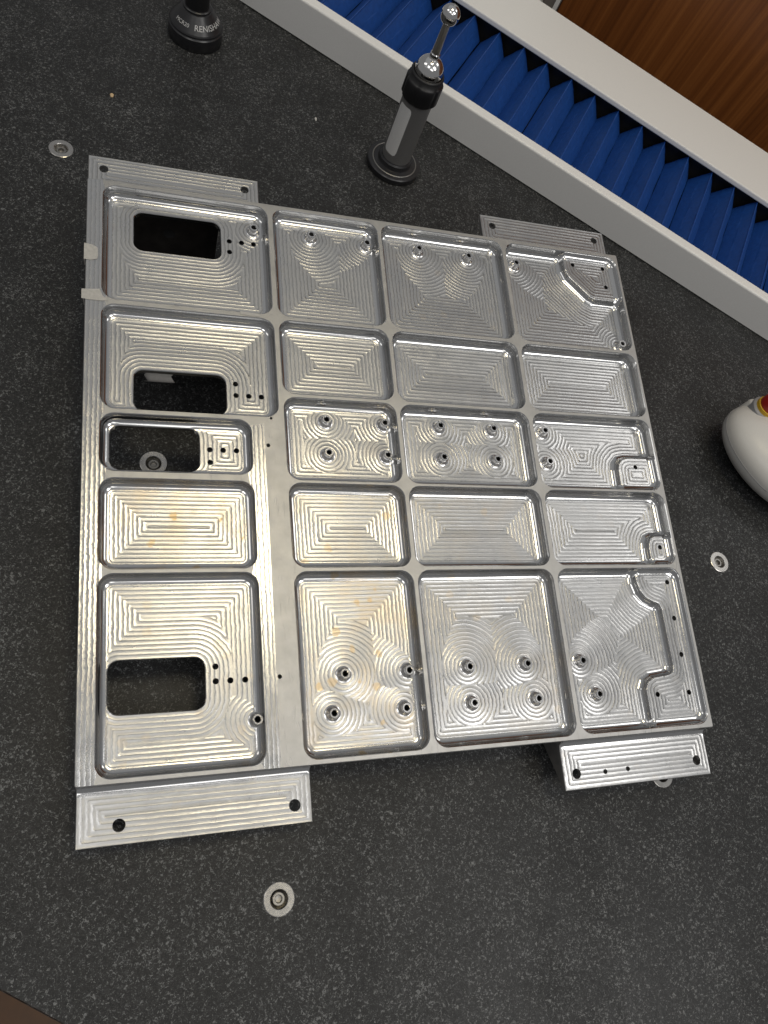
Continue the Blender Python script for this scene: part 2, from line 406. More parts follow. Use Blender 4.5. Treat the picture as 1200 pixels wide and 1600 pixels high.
# ================================================================== MACHINED PLATE
PO = np.array([0.0, 0.0, 38.0])
PA = np.array([0.99994214, 0.0, 0.01075733]); PB = np.array([-0.02251667, 0.99569912, 0.09821309]); PN = np.array([-0.01070513, -0.09839508, 0.99508985])
W, H = 400.0, 370.0; D = 9.2; RF = 4.8; RC = 8.0; DP = 4.2; ZB = -13.0
def to_world(U):
    U = np.asarray(U, float); return PO + U[:, :1] * PA + U[:, 1:2] * PB + U[:, 2:3] * PN
def dir_world(g):
    w = g[:, :1] * PA + g[:, 1:2] * PB; l = np.linalg.norm(w, axis=1, keepdims=True); return w / np.maximum(l, 1e-6)

def sd_rrect(P, x0, x1, y0, y1, r):
    """signed distance, positive inside"""
    cx, cy = (x0 + x1) / 2, (y0 + y1) / 2; hx, hy = (x1 - x0) / 2 - r, (y1 - y0) / 2 - r
    qx = np.abs(P[:, 0] - cx) - hx; qy = np.abs(P[:, 1] - cy) - hy
    return -(np.hypot(np.maximum(qx, 0), np.maximum(qy, 0)) + np.minimum(np.maximum(qx, qy), 0) - r)
def sd_poly(P, poly):
    """positive inside polygon"""
    poly = np.array(poly, float); d = np.full(len(P), 1e9); inside = np.zeros(len(P), bool)
    for a, b in zip(poly, np.roll(poly, -1, axis=0)):
        e = b - a; w = P - a; t = np.clip((w @ e) / (e @ e), 0, 1); d = np.minimum(d, np.hypot(*(w - t[:, None] * e).T))
        c = (a[1] <= P[:, 1]) != (b[1] <= P[:, 1])
        if abs(e[1]) > 1e-12:
            xi = a[0] + (P[:, 1] - a[1]) * e[0] / e[1]; inside ^= c & (P[:, 0] < xi)
    return np.where(inside, d, -d)
def rrect_loop(x0, x1, y0, y1, r, seg=8, step=2.5):
    """ccw loop with outward normals; constant topology when r changes with the same inset"""
    pts = []
    nx = max(1, int(round((x1 - x0) / step))); ny = max(1, int(round((y1 - y0) / step)))
    cs = [(x1 - r, y0 + r, -90), (x1 - r, y1 - r, 0), (x0 + r, y1 - r, 90), (x0 + r, y0 + r, 180)]
    cnt = [ny, nx, ny, nx]
    for i, (cx, cy, a) in enumerate(cs):
        for k in range(seg + 1):
            t = math.radians(a + 90 * k / seg); pts.append((cx + r * math.cos(t), cy + r * math.sin(t)))
        t = math.radians(a + 90); A = np.array(pts[-1]); nc = cs[(i + 1) % 4]
        Bq = np.array((nc[0] + r * math.cos(t), nc[1] + r * math.sin(t)))
        for k in range(1, cnt[i]): pts.append(tuple(A + (Bq - A) * k / cnt[i]))
    return np.array(pts)
def circle_loop(cx, cy, r, n=16): return np.array([(cx + r * math.cos(2 * math.pi * i / n), cy + r * math.sin(2 * math.pi * i / n)) for i in range(n)])
def cdt(loops, pts):
    V = []; E = []
    for lp in loops:
        o = len(V); V += [Vector((p[0], p[1])) for p in lp]; E += [(o + i, o + (i + 1) % len(lp)) for i in range(len(lp))]
    V += [Vector((p[0], p[1])) for p in pts]
    r = delaunay_2d_cdt(V, E, [], 0, 1e-5, False)
    return np.array([(v.x, v.y) for v in r[0]]), np.array([tuple(f) for f in r[2]])
def ccw(P, F):
    a, b, c = P[F[:, 0]], P[F[:, 1]], P[F[:, 2]]
    s = (b[:, 0] - a[:, 0]) * (c[:, 1] - a[:, 1]) - (b[:, 1] - a[:, 1]) * (c[:, 0] - a[:, 0])
    F = F.copy(); F[s < 0] = F[s < 0][:, ::-1]; return F
def grad_of(fun, P, e=0.05):
    g = np.stack([(fun(P + [e, 0]) - fun(P - [e, 0])) / (2 * e), (fun(P + [0, e]) - fun(P - [0, e])) / (2 * e)], 1)
    return g
def fillet(d, r):
    d = np.clip(d, 0, r); return r - np.sqrt(np.maximum(r * r - (r - d) ** 2, 0))

plate = empty('machined_plate', (0, 0, 0))
plate.location = (0, 0, 0)
tag(plate, 'large milled aluminium plate with grid of pockets and corner tabs on the granite table', 'metal plate')

class Surf:
    """plate-space surface with pass attributes"""
    def __init__(s): s.mb = MB(); s.U = []; s.path = []; s.g = []; s.amp = []
    def add(s, U, F, path=None, g=None, amp=None, mi=0, smooth=True):
        U = np.asarray(U, float); n = len(U)
        s.mb.add(to_world(U), F, mi, smooth); s.U.append(U)
        s.path.append(np.zeros(n) if path is None else path); s.g.append(np.zeros((n, 2)) if g is None else g)
        s.amp.append(np.zeros(n) if amp is None else (np.full(n, amp) if np.isscalar(amp) else amp))
    def strip(s, la, za, lb, zb, mi=0, smooth=True, flip=False):
        """band between two closed loops with the same count (plate coords + heights)"""
        n = len(la); za = np.broadcast_to(za, n); zb = np.broadcast_to(zb, n)
        U = np.vstack([np.c_[la, za], np.c_[lb, zb]])
        F = [(i, (i + 1) % n, n + (i + 1) % n, n + i) for i in range(n)]
        if flip: F = [f[::-1] for f in F]
        s.add(U, F, mi=mi, smooth=smooth)
    def build(s, name, mats, parent, stain_glare=0.0, seed=0.0):
        n = sum(len(u) for u in s.U)
        return s.mb.build(name, mats, parent, attrs=dict(path=np.concatenate(s.path), grad=dir_world(np.vstack(s.g)), amp=np.concatenate(s.amp), stain_glare=np.full(n, stain_glare), seed=np.full(n, seed)))

WIN = {'11': (28.0, 84.0, 327.0, 356.2), '21': (28.0, 84.0, 213.4, 241.0), '31': (14.4, 66.5, 174.9, 203.0), '51': (14.6, 66.5, 34.4, 63.5)}
HOLES = {'11': [(89.7, 342.4), (98.0, 342.5), (106.1, 342.5), (89.6, 334.0)], '21': [(90.0, 235.5), (90.1, 227.5), (98.2, 227.5), (106.3, 227.5)],
         '31': [(72.7, 189.6), (80.8, 189.6), (89.0, 189.6), (72.7, 181.3)], '51': [(72.3, 57.6), (72.2, 49.4), (80.4, 49.4), (88.8, 49.4)],
         '14': [(359.4, 358.1), (387.2, 358.3), (387.1, 341.2)], '34': [(381.4, 187.6)], '44': [(389.1, 126.3)],
         '54': [(389.3, 100.6), (389.1, 74.8), (389.1, 49.5), (363.4, 24.0), (389.2, 23.9)]}
BOSS = {'11': [(106.1, 352.1)], '12': [(146.5, 353.0), (187.5, 352.6)], '13': [(228.0, 354.2), (268.0, 353.4)], '14': [(308.3, 353.1), (392.0, 291.0)],
        '32': [(147.3, 212.2), (187.5, 212.2), (147.3, 189.2), (187.5, 189.2)], '33': [(227.9, 212.6), (268.4, 212.6), (227.8, 189.5), (268.3, 189.6)],
        '34': [(309.6, 213.2), (309.5, 189.6)], '51': [(94.3, 26.9)], '52': [(146.9, 49.3), (187.4, 49.3), (138.6, 27.2), (183.3, 27.2)],
        '53': [(227.9, 49.5), (268.7, 49.4), (228.0, 27.3), (273.0, 27.1)], '54': [(309.9, 49.3), (318.3, 27.1)]}
# raised lands (shallower floor) in the right column, polygons run past the pocket wall
LAND = {'14': [(351.0, 385), (351.3, 353), (353.6, 347.0), (369.6, 330.8), (374, 328.8), (420, 328.8), (420, 385)],
        '34': [(420, 195.2), (376, 194.6), (371, 193.4), (367.6, 190), (366.4, 186), (365.2, 150), (420, 150)],
        '44': [(420, 134.8), (386, 134.6), (382.6, 133.2), (380.6, 130.0), (379.8, 126), (379.4, 95), (420, 95)],
        '54': [(363.0, 130), (363.4, 101), (365.2, 94.6), (369.0, 89.8), (374, 87.0), (378.6, 85.4), (380.2, 82), (380.6, 42), (379.4, 38.2), (375, 36.4), (363, 35.2), (357.6, 32.6), (355.2, 28), (355.0, -20), (420, -20), (420, 130)]}
POCK = {}
for r, (v0, v1) in {'1': (283.2, 366.6), '2': (227.2, 280.0), '3': (168.7, 224.4), '4': (113.0, 166.4), '5': (3.1, 110.2)}.items():
    for c, (u0, u1) in {'1': (9.8, 97.5), '2': (119.0, 194.4), '3': (197.8, 294.4), '4': (298.2, 397.4)}.items():
        POCK[r + c] = [u0, u1, v0, v1]
POCK['11'][1] = 115.0; POCK['11'][2] = 283.4; POCK['21'] = [9.8, 115.2, 210.2, 279.6]; POCK['31'] = [9.8, 97.5, 171.0, 206.8]
POCK['51'][2] = 2.9
STAIN_GLARE = {'41': 1.0, '52': 0.85, '42': 0.6, '43': 0.35, '51': 0.25, '53': 0.3, '32': 0.25, '13': 0.15}  # coolant stains plus warm glare painted on the pocket floors
CH = 0.45
ALLHOLES = []

def land_dist(k, P):
    """signed distance to the raised land, positive on the main (deep) floor"""
    return -sd_poly(P, LAND[k]) if k in LAND else np.full(len(P), 1e3)

pocket_labels = {}
for key, (u0, u1, v0, v1) in POCK.items():
    S = Surf()
    wall = lambda P: sd_rrect(P, u0, u1, v0, v1, RC)
    win = WIN.get(key); bosses = BOSS.get(key, []); holes = HOLES.get(key, [])
    def level(P):
        ds = land_dist(key, P)
        return np.where(ds <= 0, -DP, np.minimum(-D + fillet(ds, RF), -DP))
    def path_f(P):
        d = wall(P)
        for bx, by in bosses: d = np.minimum(d, np.maximum(np.hypot(P[:, 0] - bx, P[:, 1] - by) - 4.0, 0))
        if win: d = np.minimum(d, np.maximum(-sd_rrect(P, *win, 6.0), 0))
        if key in LAND:
            ds = land_dist(key, P); d = np.minimum(d, np.abs(ds))
        return d
    # loops
    phis = [0, 13, 27, 42, 57, 73, 90]
    ins = [RF * (1 - math.cos(math.radians(a))) for a in phis]
    loops = [rrect_loop(u0 + i, u1 - i, v0 + i, v1 - i, RC - i) for i in ins]
    # keep equal counts: sample sides from the outer loop
    n0 = len(loops[0]); base_loop = loops[0]
    nrm = grad_of(wall, base_loop * 1.0, 0.01); nrm /= np.linalg.norm(nrm, axis=1, keepdims=True)
    loops = [base_loop + nrm * i for i in ins]
    hl = []
    if win: hl.append(('win', win, rrect_loop(win[0] - CH, win[1] + CH, win[2] - CH, win[3] + CH, 6.0 + CH, 6, 4)))
    for hx, hy in holes: hl.append(('hole', (hx, hy), circle_loop(hx, hy, 1.75, 14)))
    for bx, by in bosses: hl.append(('bore', (bx, by), circle_loop(bx, by, 1.7, 14)))
    hcirc = holes + bosses
    # interior points
    st = 1.25
    gx, gy = np.meshgrid(np.arange(u0 + RF, u1 - RF, st), np.arange(v0 + RF, v1 - RF, st))
    G = np.c_[gx.ravel(), gy.ravel()]
    ok = wall(G) > RF + 0.5
    if win: ok &= -sd_rrect(G, *win, 6.0) > CH + 0.5
    for hx, hy in hcirc: ok &= np.hypot(G[:, 0] - hx, G[:, 1] - hy) > 2.3
    extra = []
    if key in LAND:
        ok &= ~((land_dist(key, G) > -0.9) & (land_dist(key, G) < RF + 0.4))
        gx, gy = np.meshgrid(np.arange(u0, u1, 0.5), np.arange(v0, v1, 0.5)); Q = np.c_[gx.ravel(), gy.ravel()]
        f = lambda P: land_dist(key, P)
        for lev in [-0.6, -0.12] + [RF * (1 - math.cos(math.radians(a))) for a in (8, 20, 33, 47, 60, 75, 90)]:
            q = Q[np.abs(f(Q) - lev) < 0.42]
            for _ in range(3):
                g = grad_of(f, q); q = q + (lev - f(q))[:, None] * g
            q = q[np.abs(f(q) - lev) < 0.02]
            q = q[wall(q) > RF + 0.3]
            for hx, hy in hcirc: q = q[np.hypot(q[:, 0] - hx, q[:, 1] - hy) > 2.2]
            sel = []; seen = set()
            for p in q:
                c = (round(p[0] / 0.62), round(p[1] / 0.62))
                if c in seen: continue
                seen.add(c); sel.append(p)
            extra += sel
    pts = np.vstack([G[ok]] + ([np.array(extra)] if extra else []))
    P, F = cdt(loops + [h[2] for h in hl], pts)
    F = ccw(P, F); cen = P[F].mean(axis=1)
    keep = wall(cen) > 0
    if win: keep &= -sd_rrect(cen, *win, 6.0) > CH * 0.98
    for hx, hy in hcirc: keep &= np.hypot(cen[:, 0] - hx, cen[:, 1] - hy) > 1.66
    F = F[keep]
    dw = wall(P); z = np.minimum(level(P) + fillet(dw, RF), -CH - 0.05)
    pd = path_f(P); g = grad_of(path_f, P)
    amp = np.clip((dw - RF * 0.85) / 1.2, 0, 1)
    if key in LAND:
        ds = land_dist(key, P); amp *= np.where((ds > -0.3) & (ds < RF), np.clip((ds - RF * 0.8) / 0.8, 0, 1), 1)
    S.add(np.c_[P, z], F, pd, g, amp)
    # vertical wall and edge break
    zl = np.minimum(level(base_loop) + RF, -CH - 0.05)
    S.strip(base_loop, zl, base_loop, -CH, flip=True)
    S.strip(base_loop, -CH, base_loop - nrm * CH, 0.0, smooth=False, flip=True)
    # window and hole walls
    for kind, geo, lp in hl:
        zt = level(lp)
        if kind == 'win':
            inner = rrect_loop(geo[0], geo[1], geo[2], geo[3], 6.0, 6, 4)
            gi = grad_of(lambda P: sd_rrect(P, *geo, 6.0), lp, 0.01); gi /= np.linalg.norm(gi, axis=1, keepdims=True); inner = lp + gi * CH
            S.strip(lp, zt, inner, zt - CH, smooth=False)
            S.strip(inner, zt - CH, inner, ZB - 0.02, smooth=True)
        else: S.strip(lp, zt, lp, ZB - 0.02, smooth=True)
    ob = S.build('pocket', [M['milled']], plate, STAIN_GLARE.get(key, 0.06), float(int(key)))
    r_, c_ = int(key[0]), int(key[1])
    if win: ob['label'] = 'milled pocket with rounded rectangular window cut through its floor'
    elif key in LAND: ob['label'] = 'milled pocket with raised land stepped along its right side'
    elif key in ('41', '52'): ob['label'] = 'milled pocket with tea coloured coolant stains'
    # bosses
    for bx, by in bosses:
        s = MB(); zf = float(level(np.array([[bx, by]]))[0]); top = max(zf + 4.7, -3.4)
        prof = [(5.2, zf - 0.02), (4.3, zf + 0.18), (3.7, zf + 0.62), (3.3, zf + 1.3), (3.15, zf + 2.2), (3.1, top - 0.4), (3.1, top - 0.4), (2.75, top), (2.75, top), (1.95, top), (1.95, top), (1.6, top - 0.45), (1.6, top - 0.45), (1.55, zf - 0.3)]
        s.lathe(prof, 28, bx, by, 0)
        s.v = [tuple(p) for p in to_world(np.array(s.v))]
        nB = len(s.v)
        bo = s.build('boss', M['turned'], ob)
    ALLHOLES += [(kind, geo) for kind, geo, lp in hl]

# ---- rib frame: the top face between the pockets and the outer sides
RIMH = [(107.6, 190.6, 1.25), (107.2, 49.5, 1.3), (110.3, 210.9 - 1.9, 0.9)]
S = Surf()
outer = rrect_loop(CH, W - CH, CH, H - CH, 0.8, 3, 8)
ploops = [rrect_loop(u0 - CH, u1 + CH, v0 - CH, v1 + CH, RC + CH) for (u0, u1, v0, v1) in POCK.values()]
# same sampling as the pocket side so edges meet
ploops = []
for (u0, u1, v0, v1) in POCK.values():
    bl = rrect_loop(u0, u1, v0, v1, RC); wl = lambda P: sd_rrect(P, u0, u1, v0, v1, RC)
    nr = grad_of(wl, bl, 0.01); nr /= np.linalg.norm(nr, axis=1, keepdims=True); ploops.append(bl - nr * CH)
hls = [circle_loop(x, y, r, 14) for x, y, r in RIMH]
gl = [(x, y) for x in (5.0,) for y in np.arange(4, H, 4.0)] + [(105.5, y) for y in np.arange(4, 208, 3.0)] + [(112, y) for y in np.arange(5, 205, 4.0)]
gl = np.array(gl); ok = np.ones(len(gl), bool)
for (u0, u1, v0, v1) in POCK.values(): ok &= sd_rrect(gl, u0, u1, v0, v1, RC) < -1
for x, y, r in RIMH: ok &= np.hypot(gl[:, 0] - x, gl[:, 1] - y) > r + 0.6
P, F = cdt([outer] + ploops + hls, gl[ok]); F = ccw(P, F); cen = P[F].mean(axis=1)
keep = sd_rrect(cen, CH, W - CH, CH, H - CH, 0.8) > 0
for (u0, u1, v0, v1) in POCK.values(): keep &= sd_rrect(cen, u0 - CH, u1 + CH, v0 - CH, v1 + CH, RC + CH) < -1e-4
for x, y, r in RIMH: keep &= np.hypot(cen[:, 0] - x, cen[:, 1] - y) > r * 0.98
F = F[keep]; cen = cen[keep]
mi_l = (cen[:, 0] < 10.5) | ((cen[:, 0] < 105.4) & (cen[:, 0] > 95) & (cen[:, 1] < 206))
pth = np.minimum(np.abs(P[:, 0]), 400 - P[:, 0]); g = np.zeros_like(P); g[:, 0] = 1
Z0 = np.zeros(len(P))
S.add(np.c_[P, Z0], F[mi_l], pth, g, 0.55, 0)
S.add(np.c_[P, Z0], F[~mi_l], pth, g, 0.0, 1)
full = outer.copy(); cxy = np.array([W / 2, H / 2])
on = grad_of(lambda P: sd_rrect(P, 0, W, 0, H, 1.25), outer, 0.01); on /= np.linalg.norm(on, axis=1, keepdims=True)
o1 = outer - on * CH
S.strip(outer, 0.0, o1, -CH, mi=1, smooth=False, flip=True); S.strip(o1, -CH, o1, ZB, mi=1, flip=True)
for lp in hls: S.strip(lp, 0.0, lp, ZB, mi=1)
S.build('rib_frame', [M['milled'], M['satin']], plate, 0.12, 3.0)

# ---- underside sheet with the same openings
S = Surf(); loops = [o1]; 
for kind, geo in ALLHOLES: loops.append(rrect_loop(geo[0] - .01, geo[1] + .01, geo[2] - .01, geo[3] + .01, 6.0, 6, 4) if kind == 'win' else circle_loop(geo[0], geo[1], 1.76, 14))
for x, y, r in RIMH: loops.append(circle_loop(x, y, r + .01, 14))
P, F = cdt(loops, np.zeros((0, 2))); F = ccw(P, F)[:, ::-1]; cen = P[F].mean(axis=1); keep = np.ones(len(F), bool)
for kind, geo in ALLHOLES:
    keep &= (sd_rrect(cen, *geo, 6.0) < 0) if kind == 'win' else (np.hypot(cen[:, 0] - geo[0], cen[:, 1] - geo[1]) > 1.7)
for x, y, r in RIMH: keep &= np.hypot(cen[:, 0] - x, cen[:, 1] - y) > r
keep &= sd_rrect(cen, 0, W, 0, H, 1.2) > 0
S.add(np.c_[P, np.full(len(P), ZB)], F[keep], smooth=False)
S.build('underside', [M['dark_alu']], plate)

# ---- corner mounting tabs
ZT = -12.0; TT = 3.2; FT = 5.0
TABS = [('near_left', 0.0, 123.5, -30.7, 0.0, [(21.0, -21.2, 3.3), (113.9, -21.0, 3.3)]),
        ('near_right', 287.0, 400.3, -30.7, 0.0, [(296.6, -21.1, 3.2), (390.8, -21.0, 3.2), (318.0, -21.7, 1.55), (335.3, -21.5, 1.55)]),
        ('far_left', -0.6, 111.8, 370.0, 398.2, [(9.0, 388.6, 2.9), (102.2, 388.9, 2.9)]),
        ('far_right', 287.4, 400.3, 370.0, 399.8, [(296.9, 390.5, 2.9), (390.6, 391.2, 2.9)])]
for nm, u0, u1, v0, v1, hs in TABS:
    near = v1 <= 0; S = Surf()
    cin = 0.35
    bl = np.array([(u0 + cin, v0 + (cin if near else 0)), (u1 - cin, v0 + (cin if near else 0)), (u1 - cin, v1 - (0 if near else cin)), (u0 + cin, v1 - (0 if near else cin))])
    def dens(lp, st=3.0):
        o = []
        for a, b in zip(lp, np.roll(lp, -1, axis=0)):
            k = max(1, int(np.linalg.norm(b - a) / st)); o += [a + (b - a) * i / k for i in range(k)]
        return np.array(o)
    loop = dens(bl)
    body_v = v1 if near else v0
    bd = lambda P: np.abs(P[:, 1] - body_v)
    def pf(P):
        return np.minimum(np.minimum(P[:, 0] - u0, u1 - P[:, 0]), np.minimum((P[:, 1] - v0) if near else (v1 - P[:, 1]), np.maximum(bd(P) - FT * 0.4, 0)))
    gx, gy = np.meshgrid(np.arange(u0 + 1.5, u1 - 1, 1.6), np.arange(v0 + 1.2, v1 - 0.8, 1.3)); G = np.c_[gx.ravel(), gy.ravel()]
    ok = (bd(G) > FT + 0.4)
    for x, y, r in hs: ok &= np.hypot(G[:, 0] - x, G[:, 1] - y) > r + 0.5
    iso = []
    for a in (0, 8, 20, 35, 50, 65, 80, 90):
        dd = FT * (1 - math.cos(math.radians(a))) + 0.003
        iso += [(x, body_v + (-dd if near else dd)) for x in np.arange(u0 + 1.0, u1 - 0.8, 2.2)]
    hl = [circle_loop(x, y, r, 24) for x, y, r in hs]
    P, F = cdt([loop] + hl, np.vstack([G[ok], np.array(iso)])); F = ccw(P, F); cen = P[F].mean(axis=1); keep = np.ones(len(F), bool)
    for x, y, r in hs: keep &= np.hypot(cen[:, 0] - x, cen[:, 1] - y) > r * 0.985
    F = F[keep]; z = ZT + fillet(bd(P), FT)
    amp = np.clip((bd(P) - FT * 0.9) / 1.0, 0, 1)
    S.add(np.c_[P, z], F, pf(P), grad_of(pf, P), amp)
    # edge break, sides, bottom
    cc = bl.mean(axis=0)
    ow = loop.copy()
    ow[:, 0] = np.where(loop[:, 0] < u0 + cin + 1e-6, u0, np.where(loop[:, 0] > u1 - cin - 1e-6, u1, loop[:, 0]))
    if near: ow[:, 1] = np.where(loop[:, 1] < v0 + cin + 1e-6, v0, loop[:, 1])
    else: ow[:, 1] = np.where(loop[:, 1] > v1 - cin - 1e-6, v1, loop[:, 1])
    zt = ZT + fillet(np.abs(loop[:, 1] - body_v), FT)
    S.strip(loop, zt, ow, zt - cin, mi=1, smooth=False, flip=True); S.strip(ow, zt - cin, ow, ZT - TT, mi=1, smooth=False, flip=True)
    for lp in hl: S.strip(lp, ZT, lp, ZT - TT, mi=1)
    Pb, Fb = cdt([ow] + hl, np.zeros((0, 2))); Fb = ccw(Pb, Fb)[:, ::-1]; cb = Pb[Fb].mean(axis=1); kb = np.ones(len(Fb), bool)
    for x, y, r in hs: kb &= np.hypot(cb[:, 0] - x, cb[:, 1] - y) > r * 0.985
    S.add(np.c_[Pb, np.full(len(Pb), ZT - TT)], Fb[kb], mi=1, smooth=False)
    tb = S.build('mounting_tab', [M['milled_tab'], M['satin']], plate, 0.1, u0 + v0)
    tb['label'] = {'near_left': 'wide drilled mounting tab at the near left corner', 'near_right': 'drilled mounting tab at near right corner with two extra small holes',
                   'far_left': 'drilled mounting tab at the far left corner', 'far_right': 'drilled mounting tab at the far right corner'}[nm]
    if near:
        # gusset foot that carries the tab and stands on the table
        def ztab(u, v): return -(38.0 + PA[2] * u + PB[2] * v) / PN[2]
        sec = [(-29.2, ZT - TT + 0.05), (13.0, None), (30.0, None), (30.0, ZB - 0.05), (0.5, ZB - 0.05), (0.5, ZT - TT + 0.05)]
        for ua, ub in ((u0 + 0.25, u0 + 5.0), (u1 - 5.0, u1 - 0.25)):
            s = MB(); vs = []
            for u in (ua, ub):
                for v, zz in sec: vs.append((u, v, ztab(u, v) + 0.03 if zz is None else zz))
            nS = len(sec)
            s.add(to_world(np.array(vs)), [(i, (i + 1) % nS, nS + (i + 1) % nS, nS + i) for i in range(nS)] + [tuple(range(nS))[::-1], tuple(range(nS, 2 * nS))])
            s.build('foot', M['dark_alu'], tb)

# ================================================================== RISER BLOCKS under the far tabs
def tab_z(u, v): return float(to_world(np.array([[u, v, ZT - TT]]))[0][2])
for (u, lab) in ((56, 'dark steel riser block under the far left corner tab, seen through the top window'), (344, 'dark steel riser block under the far right corner tab')):
    x0, x1 = u - 38, u + 30; y0, y1 = 374, 392
    wv = to_world(np.array([[x0, y0, 0], [x1, y1, 0]])); hh = min(tab_z(x0, y0 + 1), tab_z(x1, y0 + 1)) - 0.4
    r = empty('riser_block', (wv[0][0], wv[0][1], 0)); tag(r, lab, 'riser block', 'riser blocks propping the far edge')
    m_ = MB().box(0, x1 - x0, 0, 18, 0.02, hh, 0.8); m_.build('block', M['riser'], r)
    m_ = MB().lathe([(4.2, 0.0), (4.2, 0.0), (3.4, -0.9), (0, -0.9)], 24)
    m_.v = [(34 + x, -0.05 - z * 0.3 - 0.3, hh * 0.5 + y) for x, y, z in m_.v]; m_.build('bolt_hole', M['dark'], r)

# ================================================================== SMALL THINGS
# threaded inserts in the granite
def ring_mesh():
    m_ = MB(); m_.lathe([(8.9, -0.3), (8.9, 0.25), (8.9, 0.25), (8.55, 0.42), (8.55, 0.42), (5.3, 0.42), (5.3, 0.42), (5.0, 0.1), (5.0, 0.1), (4.9, -4.0), (0, -4.0)], 48); return m_
def screw_mesh():
    m_ = MB(); hexr = [1.9]
    m_.lathe([(3.6, -3.9), (3.6, -1.9), (3.6, -1.9), (3.3, -1.5), (3.3, -1.5), (2.2, -1.5)], 36)
    m_.lathe([(2.2, -1.5), (2.2, -1.5), (2.0, -3.4), (0.0, -3.5)], 6, smooth=False, a0=0.4)
    return m_
r0 = None
for (x, y), lab in INS:
    if r0 is None:
        r0 = empty('threaded_insert', (x, y, 0)); a_ = ring_mesh().build('flange', M['steel'], r0); b_ = screw_mesh().build('socket_screw', M['screw'], r0); o = r0
    else:
        o = r0.copy(); C.objects.link(o); o.location = (x * MM, y * MM, 0)
        for ch in (a_, b_): c_ = ch.copy(); C.objects.link(c_); c_.parent = o
        o.rotation_euler.z = rng.uniform(0, 6)
    tag(o, lab, 'insert', 'threaded inserts in the granite')

# calibration sphere on its stand
sx, sy = 240.2, 515.2
st = empty('reference_sphere_stand', (sx, sy, 0)); tag(st, 'upright grey stand with black base carrying a polished steel ball on a stem', 'sphere stand')
MB().lathe([(24.5, 0.05), (25.0, 0.6), (25.0, 5.0), (25.0, 5.0), (24.2, 5.8), (24.2, 5.8), (16.0, 6.8), (16.0, 6.8), (15.6, 7.4), (15.6, 11), (15.6, 11), (14.6, 12.2), (14.6, 12.2), (13.0, 12.2)], 64).build('base', M['black_metal'], st)
MB().lathe([(21.0, 6.1), (21.0, 6.4), (20.4, 6.5), (19.8, 6.45), (19.8, 6.1)], 64).build('base_ring', M['screw'], st)
tube = MB().lathe([(13.2, 12.0), (13.2, 71.0)], 64).build('tube', M['grey_metal'], st)
mb = MB(); a0, a1 = math.radians(186), math.radians(246); na = 10; zz = [19, 20.2, 23, 62, 65, 66.2]; inset = [0.16, 0.05, 0, 0, 0.05, 0.16]
vs = [(13.32 * math.cos(a0 + (a1 - a0) * (i_ + (1 - 2 * i_) * k)), 13.32 * math.sin(a0 + (a1 - a0) * (i_ + (1 - 2 * i_) * k)), z) for z, i_ in zip(zz, inset) for k in [j / na for j in range(na + 1)]]
mb.add(vs, [(r * (na + 1) + j, r * (na + 1) + j + 1, (r + 1) * (na + 1) + j + 1, (r + 1) * (na + 1) + j) for r in range(5) for j in range(na)], smooth=True)
mb.build('label_highlight_strip', M['label_highlight'], tube)  # silver label, widened and paled to paint the tube's lit left side
# collar with finger notches
mb = MB(); nC = 96; prof = [(13.0, 70.0), (14.6, 71.0), (15.9, 72.6), (15.9, 86.5), (15.2, 88.0), (14.2, 88.2), (14.2, 92.5), (13.6, 93.6), (12.4, 93.8), (12.0, 92.6)]
rings = []
for r, z in prof:
    pts = []
    for i in range(nC):
        a = 2 * math.pi * i / nC; rr = r
        if 14.5 < r: rr = r - 0.9 * max(0, math.cos(a * 6)) ** 6
        pts.append((rr * math.cos(a), rr * math.sin(a), z))
    rings.append(mb.add(pts, []))
for A, B in zip(rings, rings[1:]):
    mb.f += [(A + i, A + (i + 1) % nC, B + (i + 1) % nC, B + i) for i in range(nC)]; mb.mi += [0] * nC; mb.sm += [True] * nC
mb.build('collar', M['black_rubber'], st)
kn = MB(); R_ = 12.0
kn.lathe([(R_ * math.cos(t), 94.6 + R_ * math.sin(t)) for t in [math.radians(x) for x in range(-14, 72, 6)]] + [(3.8, 106.0), (3.8, 106.0), (4.2, 106.6), (4.1, 109.6), (4.1, 109.6), (3.4, 110.2)], 48).build('swivel_knuckle', M['chrome'], st)
MB().lathe([(3.5, 107.8), (3.4, 112), (3.1, 124), (2.9, 134.5)], 32).build('stem', M['stem'], st)
bm = bmesh.new(); bmesh.ops.create_uvsphere(bm, u_segments=64, v_segments=40, radius=7.4)
mb = MB(); mb.bm(bm, 0, True); mb.v = [(x, y, z + 140.0) for x, y, z in mb.v]; mb.build('ball', M['chrome'], st)

# probe changing rack port (cut off by the top of the picture)
mx, my = 64.9, 629.7
pp = empty('probe_rack_port', (mx, my, 0)); tag(pp, 'black round rack port with white lettering on its cone at the top edge', 'rack port')
MB().lathe([(22.8, 0.05), (23.4, 0.8), (23.4, 11.2), (23.4, 11.2), (22.6, 12.0), (22.6, 12.0), (22.2, 12.6), (22.2, 12.6), (23.0, 13.2), (23.0, 14.2)], 72).build('base', M['black_metal'], pp)
cone = MB().lathe([(23.0, 14.2), (22.3, 15.4), (22.3, 15.4), (13.2, 26.4), (13.2, 26.4), (12.2, 26.6)], 72).build('cone', M['black_metal'], pp)
MB().lathe([(12.2, 26.4), (12.2, 28.0), (12.2, 28.0), (11.4, 28.6), (11.4, 28.6), (10.0, 28.6)], 64).build('neck_ring', M['black_metal'], pp)
MB().lathe([(10.1, 28.4), (10.1, 110), (10.1, 110), (0, 110)], 48).build('post', M['black_rubber'], pp)
